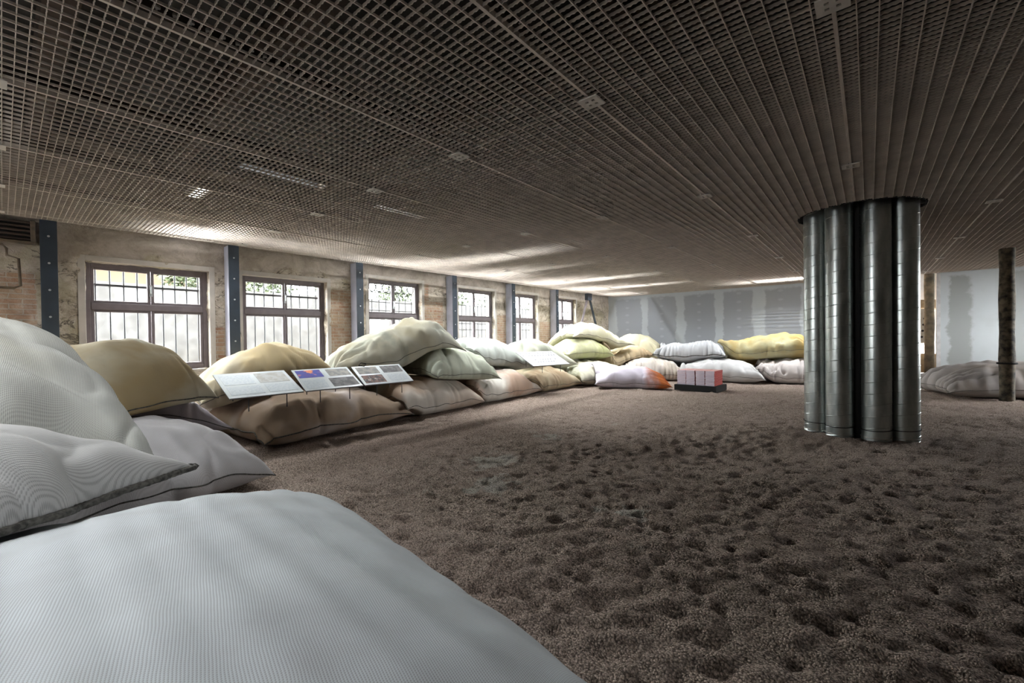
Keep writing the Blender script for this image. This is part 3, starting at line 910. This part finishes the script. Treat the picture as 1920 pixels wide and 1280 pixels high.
def bag(label, x, y, L, W, H, yaw, mat, sag=.16, rim=.26, fe=.10, fs=.05, seed=1, nu=90, nv=64, pin=.07, hr=.0045, hemmat=None,
        base=None, lift=.6, flex=1.0, tilt=(0, 0), nx=2.8, ny=2.7, ke=5, ks=7, ear=.03, group='sandbags heaped along the walls', sup=True, low=.03, wob=.02):
    su = np.linspace(-1, 1, nu); sv = np.linspace(-1, 1, nv)
    U1 = np.sin(su * PI / 2) * .55 + su * .45; V1 = np.sin(sv * PI / 2) * .55 + sv * .45
    U, V = np.meshgrid(U1, V1)
    aU, aV = np.abs(U), np.abs(V)
    r = np.random.RandomState(seed)
    e = 1 + ear * (aU * aV) ** 5
    px = L / 2 * U * (1 - pin * (1 - V * V)) * e + wob * wnoise(V * W * .5, U * .2, seed + 5, 1.2, 6) * aU ** 4
    py = W / 2 * V * (1 - pin * (1 - U * U)) * e + wob * wnoise(U * L * .5, V * .2, seed + 6, 1.0, 6) * aV ** 4
    c, s = math.cos(math.radians(yaw)), math.sin(math.radians(yaw))
    # folds, as a depth below the taut surface
    tv = V * ke / 2 + .5 * wnoise(V, U * .7, seed + 2, .8, 5); tu = U * ks / 2 + .5 * wnoise(U, V * .5, seed + 3, .9, 5)
    amp1 = .55 + .45 * wnoise(V * 1.5, U * .4, seed + 7, .9, 5); amp2 = .55 + .45 * wnoise(U * 1.5, V * .4, seed + 8, .9, 5)
    Fe = fe * ridge(tv) * np.clip(amp1, 0, 1.6) * np.exp(-(1 - aU) / .30); Fs = fs * ridge(tu) * np.clip(amp2, 0, 1.6) * np.exp(-(1 - aV) / .40)
    px = px - np.sign(U) * Fe * .55 * np.exp(-(1 - aU) / .15); py = py - np.sign(V) * Fs * .55 * np.exp(-(1 - aV) / .15)
    wx = x + c * px - s * py; wy = y + s * px + c * py
    # support surface under the bag: the underside follows what it lies on, the body stays taut
    C = sample(blur(dilate(HF, 2), 1), wx, wy) + .006
    core = (aU < .8) & (aV < .8)
    A_ = np.stack([np.ones(core.sum()), U[core], V[core]], 1)
    k_ = np.linalg.lstsq(A_, C[core], rcond=None)[0]
    res = C[core] - A_ @ k_
    ref = (k_[0] + lift * np.percentile(res, 85)) if base is None else base
    lim = .16
    pl_ = ref + np.clip(k_[1], -lim, lim) * flex * U + np.clip(k_[2], -lim, lim) * flex * V + tilt[0] * U + tilt[1] * V
    Sm = sample(blur(HF, 6), wx, wy)
    S = pl_ + np.clip(.25 * (Sm - pl_), -sag, sag)
    TB0 = np.sqrt(np.clip((1 - aU ** 7) * (1 - aV ** 7), 0, 1))
    L0 = np.pad(np.clip(C - (S + rim * H * (1 - TB0)), 0, None), 15, 'edge')
    S = S + .55 * blur(dilate(L0, 5), 5)[15:-15, 15:-15]
    T = np.sqrt(np.clip((1 - aU ** nx) * (1 - aV ** ny), 0, 1))
    TB = np.sqrt(np.clip((1 - aU ** 7) * (1 - aV ** 7), 0, 1))
    lowf = 1 + low * wnoise(px, py, seed, .55, 8) + low * .5 * wnoise(px, py, seed + 1, 1.4, 8)
    F = Fe + Fs
    F += (fe + fs) * .10 * wnoise(px, py, seed + 9, 2.2, 16) * np.clip(1.2 - T, 0, 1)
    rz = rim * H * (1 - .45 * (aU * aV) ** 6) * (1 + 4 * wob * wnoise(U * L, V * W, seed + 4, .8, 6))
    zt = S + rz + (1 - rim) * H * T * lowf - F * np.minimum(1, T * 2.2) * (H / .55)
    zb = S + rz * (1 - TB)
    flo = floor_h(wx, wy) if base is None else 0
    lf = np.clip(C + .012 + .03 * T - zt, 0, None)
    pad = np.pad(lf, 12, 'edge')
    zt = zt + np.maximum(lf, blur(dilate(pad, 5), 4)[12:-12, 12:-12])
    rimup = np.clip(C + .012 + .03 * T - zt, 0, None)
    zt = zt + rimup
    zb = np.maximum(zb, C)
    zb = zb - .012 * TB * (S < .03)
    co = np.stack([wx, wy, zt], -1).reshape(-1, 3)
    edge = np.zeros((nv, nu), bool); edge[0] = edge[-1] = True; edge[:, 0] = edge[:, -1] = True
    idx = np.arange(nv * nu).reshape(nv, nu)
    bi = idx.copy(); inn = ~edge
    bi[inn] = nv * nu + np.arange(inn.sum())
    cob = np.stack([wx, wy, np.minimum(zb, zt)], -1)[inn]
    V3 = np.concatenate([co, cob])
    q1 = np.stack([idx[:-1, :-1], idx[:-1, 1:], idx[1:, 1:], idx[1:, :-1]], -1).reshape(-1, 4)
    q2 = np.stack([bi[:-1, :-1], bi[1:, :-1], bi[1:, 1:], bi[:-1, 1:]], -1).reshape(-1, 4)
    uv = np.stack([px, py], -1)
    UVv = np.concatenate([uv.reshape(-1, 2), uv[inn]])
    org = np.array([x, y, float(S.mean())])
    root = empty('sandbag', tuple(org)); tag(root, label, 'sandbag', group)
    raw_mesh('sack', V3 - org, np.concatenate([q1, q2]), mat, root, uv=UVv)
    # hem round the rim
    per = list(idx[0, :-1]) + list(idx[:-1, -1]) + list(idx[-1, ::-1][:-1]) + list(idx[::-1, 0][:-1])
    P = V3[per] - org
    ctr = np.array([x, y, 0]) - org
    d = P - ctr; d[:, 2] = 0; d /= np.linalg.norm(d, axis=1)[:, None] + 1e-9
    k = np.arange(len(P))
    P = P + d * hr * .3
    rad = hr * (.9 + .2 * r.rand(len(P)))
    MB().tube([tuple(p) for p in P], list(rad), 7, close=True).build('hem', hemmat or M['hem'], root, smooth=True)
    # raise the height field
    if sup:
        n = 260
        uu = np.linspace(0, nu - 1.001, n); vv = np.linspace(0, nv - 1.001, n)
        iu = uu.astype(int); iv = vv.astype(int)
        def up(A):
            fu = (uu - iu)[None]; fv = (vv - iv)[:, None]
            a = A[iv][:, iu]; b = A[iv][:, iu + 1]; c_ = A[iv + 1][:, iu]; d_ = A[iv + 1][:, iu + 1]
            return a * (1 - fu) * (1 - fv) + b * fu * (1 - fv) + c_ * (1 - fu) * fv + d_ * fu * fv
        Xs, Ys, Zs = up(wx), up(wy), up(zt)
        i = ((Ys - HY0) / HC_).astype(int); j = ((Xs - HX0) / HC_).astype(int)
        ok = (i >= 0) & (j >= 0) & (i < HN[0]) & (j < HN[1])
        np.maximum.at(HF, (i[ok], j[ok]), Zs[ok])
    return root


def fab(seed, base=(.60, .60, .57), **k): return mat_fabric(seed, base, **k)


TAN = (.42, .32, .17); OCH = (.50, .36, .13); OLV = (.30, .32, .20); PINK = (.50, .38, .34); GRN = (.36, .42, .34); BRN = (.30, .23, .16)
# floor tier, near to far
bag('very large pale ribbed sandbag filling the near foreground', -1.42, .08, 3.0, 2.25, .68, -7, fab(1, (.64, .68, .70), amt=.15, stain=(.45, .38, .36), amt2=.1, weave=.42), seed=3, nu=200, nv=150, fe=.025, fs=.012, hr=.012, nx=2.6, ny=2.4, low=.004, wob=.003)
bag('grey-white sandbag on the gravel under the pointed corner of the near heap', -4.75, .52, 1.75, 1.8, .58, 6, fab(2, (.62, .61, .62), amt=.2, stain=(.42, .38, .36), weave=.35), seed=8, nu=150, nv=110, fe=.07, fs=.04, hr=.006, nx=3, ny=3, ear=.01)
bag('small lilac grey sandbag wedged between two floor sandbags below the tan pillow', -6.1, .85, 1.5, 1.5, .42, 85, fab(3, (.50, .46, .50), amt=.3, stain=PINK), seed=12, fe=.05)
bag('long pinkish brown floor sandbag below the three information boards', -6.27, 2.82, 2.15, 1.95, .60, 97, fab(4, (.52, .46, .43), amt=.8, stain=(.33, .25, .18), stain2=(.50, .27, .17), amt2=.25), seed=15, fe=.07, fs=.09, ny=2.9, hr=.008)
bag('smooth tan floor sandbag right of the long pinkish one', -6.33, 4.72, 1.72, 1.95, .60, 91, fab(5, (.58, .54, .48), amt=.75, stain=(.46, .34, .25)), seed=18, fe=.06, fs=.04, ny=2.9)
bag('cream and tan creased floor sandbag left of the small grid board', -6.40, 6.50, 1.95, 1.95, .62, 90, fab(6, (.60, .58, .52), amt=.7, stain=(.46, .33, .25)), seed=23, fe=.07, fs=.05, ny=2.9)
bag('low brown floor sandbag below the small grid board', -6.42, 8.35, 1.75, 1.9, .55, 90, fab(7, (.44, .38, .26), amt=.7, stain=(.32, .24, .15)), seed=25, fe=.09, fs=.05)
bag('pale olive floor sandbag behind the loose white one in the far corner', -6.1, 10.35, 2.1, 1.9, .58, 78, fab(8, (.56, .54, .44), amt=.4, stain=OLV), seed=28, fe=.08)
bag('wrinkled off-white floor sandbag left of the paper stacks', -4.95, 12.25, 1.75, 1.5, .58, 25, fab(9, (.62, .58, .53), amt=.2), seed=31, fe=.10, fs=.20, ks=15, ny=3, low=.01)
bag('white floor sandbag directly behind the paper stacks', -3.15, 12.75, 2.0, 1.5, .56, 12, fab(10, (.62, .62, .62), amt=.1, amt2=0), seed=33, fe=.12, fs=.07, ny=3)
bag('grey gathered floor sandbag between the paper stacks and the silver ducts', -1.35, 13.3, 2.1, 1.5, .58, 14, fab(11, (.56, .52, .50), amt=.3, stain=PINK, amt2=0), seed=36, fe=.16, fs=.18, ks=17, ny=3.4, low=.01)
bag('broad grey-brown sandbag on the gravel at the far right', 2.30, 12.72, 3.1, 1.5, .66, 22, fab(12, (.38, .35, .33), amt=.25, stain=BRN, amt2=0), seed=39, fe=.16, fs=.03, ny=3.0, ke=8, low=.015, wob=.008)
bag('loose lilac white sandbag with an orange end lying on the gravel', -4.55, 9.95, 1.75, 1.05, .50, 32, fab(13, (.62, .58, .66), amt=.1, amt2=0, tip=(.25, .65, (.52, .16, .05))), seed=42, fe=.10, fs=.04, nx=1.8)
# second tier
bag('yellowish sandbag pillow rising behind the first information board', -6.65, 2.28, 1.6, 1.45, .58, 87, fab(15, (.50, .45, .33), amt=.8, stain=(.40, .32, .18)), seed=48, fe=.05)
bag('plump ochre stained pillow of sand at the left of the information boards', -5.88, .50, 1.9, 1.35, .70, 18, fab(14, (.58, .55, .43), amt=.85, stain=(.40, .31, .17), amt2=.3, stain2=(.36, .30, .16)), seed=45, nu=120, nv=90, fe=.03, fs=.03, hr=.006, rim=.13, nx=3.2, ear=.0, base=.42)
bag('sage green pillow tucked right of the tall eared one', -6.15, 5.35, 1.45, 1.5, .56, 86, fab(17, (.44, .47, .38), amt=.5, stain=(.34, .36, .27), amt2=.3), seed=54, fe=.12, fs=.08)
bag('tall olive grey pillow with a pointed ear, in front of the second and third windows', -6.60, 4.28, 2.05, 1.7, .74, 82, fab(16, (.48, .48, .40), amt=.6, stain=(.42, .38, .26), stain2=(.31, .33, .27), amt2=.5), seed=52, fe=.12, fs=.05, ear=.12, nx=2.1, tilt=(.04, 0))
bag('pale green-white pillow in front of the fourth window', -6.58, 6.75, 1.8, 1.5, .60, 89, fab(18, (.56, .60, .55), amt=.3, stain=GRN), seed=57, fe=.10)
bag('grey olive pillow behind the small grid board', -6.75, 8.75, 1.9, 1.6, .64, 86, fab(19, (.52, .52, .42), amt=.6, stain=(.33, .36, .29)), seed=60, fe=.08)
bag('yellow-green pillow under the topmost bag of the far corner', -6.55, 10.55, 1.7, 1.6, .60, 75, fab(20, (.50, .50, .33), amt=.6, stain=(.38, .40, .18)), seed=63, fe=.08)
bag('peach and olive pillow under the right end of the topmost corner bag', -5.95, 12.1, 1.6, 1.4, .50, 55, fab(21, (.56, .46, .30), amt=.6, stain=(.56, .38, .22)), seed=66, fe=.12, fs=.08)
bag('cream floor sandbag against the far corner, mostly hidden by the heap', -6.1, 13.75, 1.9, 1.6, .60, 10, fab(32, (.60, .57, .46), amt=.3), seed=68)
bag('cream yellow pillow at the far end beside the plasterboard wall', -5.9, 13.6, 1.7, 1.4, .66, 20, fab(22, (.66, .62, .44), amt=.4, stain=(.56, .46, .22)), seed=69, fe=.1)
bag('bluish white ruffled pillow left of the yellow one on the back heap', -4.05, 13.05, 1.9, 1.35, .58, 10, fab(23, (.62, .64, .66), amt=.1, amt2=0), seed=72, fe=.08, fs=.17, ks=18, ny=3.2, hr=.012, low=.01, rim=.18)
bag('long yellow ochre pillow on the back heap beside the silver ducts', -2.15, 13.55, 2.3, 1.4, .66, 6, fab(24, (.52, .50, .31), amt=.8, stain=(.52, .38, .14), amt2=.3, stain2=(.38, .36, .18)), seed=75, fe=.10, fs=.12, ks=10, ny=2.8)
# third tier
bag('topmost cream pillow with a long ear in the far corner', -6.45, 11.15, 2.1, 1.5, .55, 70, fab(25, (.62, .60, .44), amt=.4, stain=(.44, .42, .24), stain2=(.36, .36, .22), amt2=.3), seed=78, fe=.14, ear=.12, nx=1.9)
# near heap at the left edge
bag('dim sandbag low in the near heap at the left edge', -4.7, -1.5, 2.2, 1.7, .60, 10, fab(26, (.50, .49, .48), amt=.2, weave=.3), seed=81, nu=100, nv=70)
bag('ribbed sandbag showing as a pale band between the two big near pillows', -4.9, -1.0, 2.0, 1.6, .45, 10, fab(27, (.56, .57, .56), amt=.2, weave=.4), seed=84, nu=140, nv=100, hr=.012)
bag('ribbed grey pillow with thick dark stitched hem and pointed corner in the left foreground', -2.48, -.62, 1.95, 1.45, .52, -44, fab(28, (.58, .58, .57), amt=.25, stain=(.46, .38, .33), weave=.45), seed=87, nu=200, nv=140, fe=.07, fs=.05, hr=.015, ear=.10, nx=2.1, base=.44, flex=0, tilt=(-.22, .02), rim=.10)
bag('high domed ribbed sandbag at the upper left edge of the heap', -3.98, -.22, 1.95, 1.45, .80, 0, fab(29, (.58, .59, .55), amt=.35, stain=(.46, .43, .30), weave=.45), seed=90, nu=170, nv=120, fe=.05, hr=.009, ear=.0, rim=.10, base=.70, flex=0, tilt=(.02, 0), nx=2.6)
bag('small pale sandbag at the right edge of the picture beyond the broad one', 4.0, 13.9, 1.6, 1.2, .5, 15, fab(30, (.60, .60, .58), amt=.1), seed=93)
bag('cream sandbag at the right edge, on top of the small pale one', 3.9, 13.9, 1.4, 1.1, .45, 10, fab(31, (.60, .56, .44), amt=.3), seed=95)

# ------------------------------------------------------------------ information boards
def quad_frame(A, B, D):
    """frame with x along A->B, y along A->D"""
    A, B, D = Vector(A), Vector(B), Vector(D)
    xa = (B - A); w = xa.length; xa.normalize(); ya = (D - A); n = xa.cross(ya).normalized(); ya = n.cross(xa)
    h = (D - A).dot(ya)
    m = Matrix((xa, ya, n)).transposed().to_4x4(); m.translation = A
    return m, w, h


def board(A, B, D, prints, label, gaps=.012, pins=2):
    m, w, h = quad_frame(A, B, D)
    r = empty('information_board'); r.matrix_world = m; tag(r, label, 'information board')
    MB().box(gaps, 0, -.008, w - gaps, h, 0).build('panel', M['white_board'], r, bevel=.002)
    MB().box(gaps, -.004, -.014, w - gaps, h, -.0085).build('backing_tray', M['frame'], r)
    for (u0, v0, u1, v1, mt, nm) in prints:
        MB().box(gaps + u0 * (w - 2 * gaps), v0 * h, .0003, gaps + u1 * (w - 2 * gaps), v1 * h, .0018).build(nm, mt, r)
    inv = m.inverted()
    for k in range(pins):
        p = m @ Vector((w * (k + .5) / pins, .02, -.012)); q = Vector((p.x, p.y, p.z - .16)); q2 = inv @ q
        MB().tube([(w * (k + .5) / pins, .02, -.012), tuple(q2)], .006, 6).build('support_pin', M['iron'], r)
        p = m @ Vector((w * (k + .5) / pins, h - .04, -.012)); q = Vector((p.x, p.y, p.z - .3)); q2 = inv @ q
        MB().tube([(w * (k + .5) / pins, h - .04, -.012), tuple(q2)], .006, 6).build('support_pin', M['iron'], r)
    return r


def mat_map(name, a, b, sc, c3=None):
    t = NT(name, .6); c = t.coord()
    col = t.mix(t.ramp(t.noise(c, sc, 5, .6), .42, .58), a, b)
    if c3: col = t.mix(t.ramp(t.noise(t.coord(loc=(3, 1, 2)), sc * .8, 4, .6), .58, .64), col, c3)
    return t.done(col)


PR = {'heat': mat_map('blue_orange_map', (.04, .06, .42), (.07, .05, .35), 9, (.85, .28, .12)), 'grey': mat_map('grey_aerial', (.30, .31, .30), (.46, .45, .40), 14),
      'dark': mat_map('dark_street_photo', (.12, .12, .13), (.22, .22, .22), 12), 'pale': mat_map('pale_map', (.60, .62, .60), (.48, .48, .44), 12),
      'text': mat_map('text_block', (.66, .74, .79), (.76, .83, .86), 40), 'red': mat_map('skyline_photo', (.10, .08, .08), (.30, .16, .13), 15, (.60, .56, .52)),
      'thumb': mat_map('thumbnail_model', (.14, .15, .17), (.32, .34, .36), 30)}
fl_ = [Vector((-5.22, 1.53, .65)), Vector((-5.21, 2.33, .65)), Vector((-5.17, 3.09, .65)), Vector((-5.12, 3.87, .65))]
bk_ = [Vector((-5.80, 1.53, .88)), Vector((-5.68, 2.31, .88)), Vector((-5.56, 3.08, .88)), Vector((-5.40, 3.87, .88))]
# one shared plane per board; x runs to the right when read from the room
tx = PR['text']
board(fl_[0], fl_[1], bk_[0], [(.05, .1, .48, .42, tx, 'text_block'), (.55, .1, .95, .42, tx, 'text_block'), (.05, .5, .46, .9, tx, 'text_block'), (.52, .5, .95, .92, PR['pale'], 'map_print')],
      'leftmost of three tilted white information boards, mostly text with a faint map')
board(fl_[1], fl_[2], bk_[1], [(.04, .58, .46, .94, PR['heat'], 'thermal_print'), (.56, .58, .96, .92, PR['grey'], 'aerial_print'), (.50, .08, .96, .48, PR['dark'], 'night_print'), (.05, .08, .42, .46, tx, 'text_block')],
      'middle tilted information board with a blue and orange picture')
b3 = board(fl_[2], fl_[3], bk_[2], [(.05, .56, .46, .93, PR['grey'], 'aerial_print'), (.54, .56, .95, .93, PR['dark'], 'street_print'), (.05, .08, .46, .48, PR['red'], 'skyline_print'), (.56, .1, .94, .44, tx, 'text_block')],
           'rightmost of the three boards in the row, with four photographs')
gl = MB()
w3 = .78
gl.tube([(.20, .44, .003), (.26, .50, .003), (.19, .53, .003), (.13, .47, .003)], .006, 5, close=True)
gl.build('black_outline_mark', M['black'], b3)
A, B, D = (-5.30, 7.0, .665), (-5.14, 8.15, .655), (-5.85, 7.0, .94)
pr = []
rr = random.Random(4)
for rw, (v0, n, u0, u1) in enumerate([(.82, 12, .04, .97), (.66, 12, .04, .97), (.36, 9, .22, .84), (.20, 7, .22, .72)]):
    for k in range(n):
        if rr.random() < .12: continue
        u = u0 + (u1 - u0) * k / n
        pr.append((u, v0, u + .045, v0 + .085, PR['thumb'], 'thumbnail_print'))
board(A, B, D, pr, 'white information board covered with rows of tiny thumbnails, standing alone farther along')

# ------------------------------------------------------------------ paper stacks on a black plinth
pl = MB().box(-.46, -.36, 0, .46, .36, .13).build('plinth', M['black'], bevel=.004)
PLM = Matrix.Translation((-2.98, 10.28, .0)) @ Matrix.Rotation(math.radians(-3), 4, 'Z')
pl.matrix_world = PLM
tag(pl, 'low black plinth on the gravel carrying four paper stacks', 'plinth')


def mat_stack():
    t = NT('paper_stack', .8)
    g = t.n('ShaderNodeTexCoord'); s = t.n('ShaderNodeSeparateXYZ'); t.link(g.outputs['Object'], s.inputs[0])
    nrm = t.n('ShaderNodeSeparateXYZ'); t.link(g.outputs['Normal'], nrm.inputs[0])
    side = t.ramp(t.math('ABSOLUTE', nrm.outputs[0]), .5, .7)
    ln = t.ramp(t.math('SINE', t.math('MULTIPLY', s.outputs[2], 2 * PI / .012)), -.2, .6)
    w = t.mix(ln, (.62, .55, .66), (.78, .71, .80))
    red = t.mix(t.ramp(t.math('SINE', t.math('ADD', t.math('MULTIPLY', s.outputs[2], 2 * PI / .036), t.math('MULTIPLY', t.math('SINE', t.math('MULTIPLY', s.outputs[1], 2 * PI / .12)), 1.4))), -.3, .3), (.20, .018, .02), (.62, .09, .07))
    col = t.mix(side, w, red)
    col = t.mix(t.ramp(nrm.outputs[2], .6, .8), col, (.58, .34, .32))
    return t.done(col)


ms = mat_stack()
for k in range(4):
    b = MB(); rr = random.Random(k)
    nl = 11; hl = .33 / nl
    for i in range(nl):
        j = rr.uniform(-.004, .004); bul = .0
        b.box(-.098 + j, -.29 + rr.uniform(-.006, .004), i * hl, .098 + j, .29 + rr.uniform(-.004, .006), (i + 1) * hl - .002)
    o = b.build('paper_stack', ms, bevel=.006)
    o.matrix_world = PLM @ Matrix.Translation((-.315 + .207 * k, -.02, .131)) @ Matrix.Rotation(rr.uniform(-.02, .02), 4, 'Z')
    tag(o, ['leftmost white and lilac paper stack on the black plinth', 'second paper stack from the left on the black plinth', 'third paper stack from the left on the black plinth',
            'rightmost paper stack on the plinth, showing its red folded side'][k], 'paper stack', 'paper stacks on the plinth')
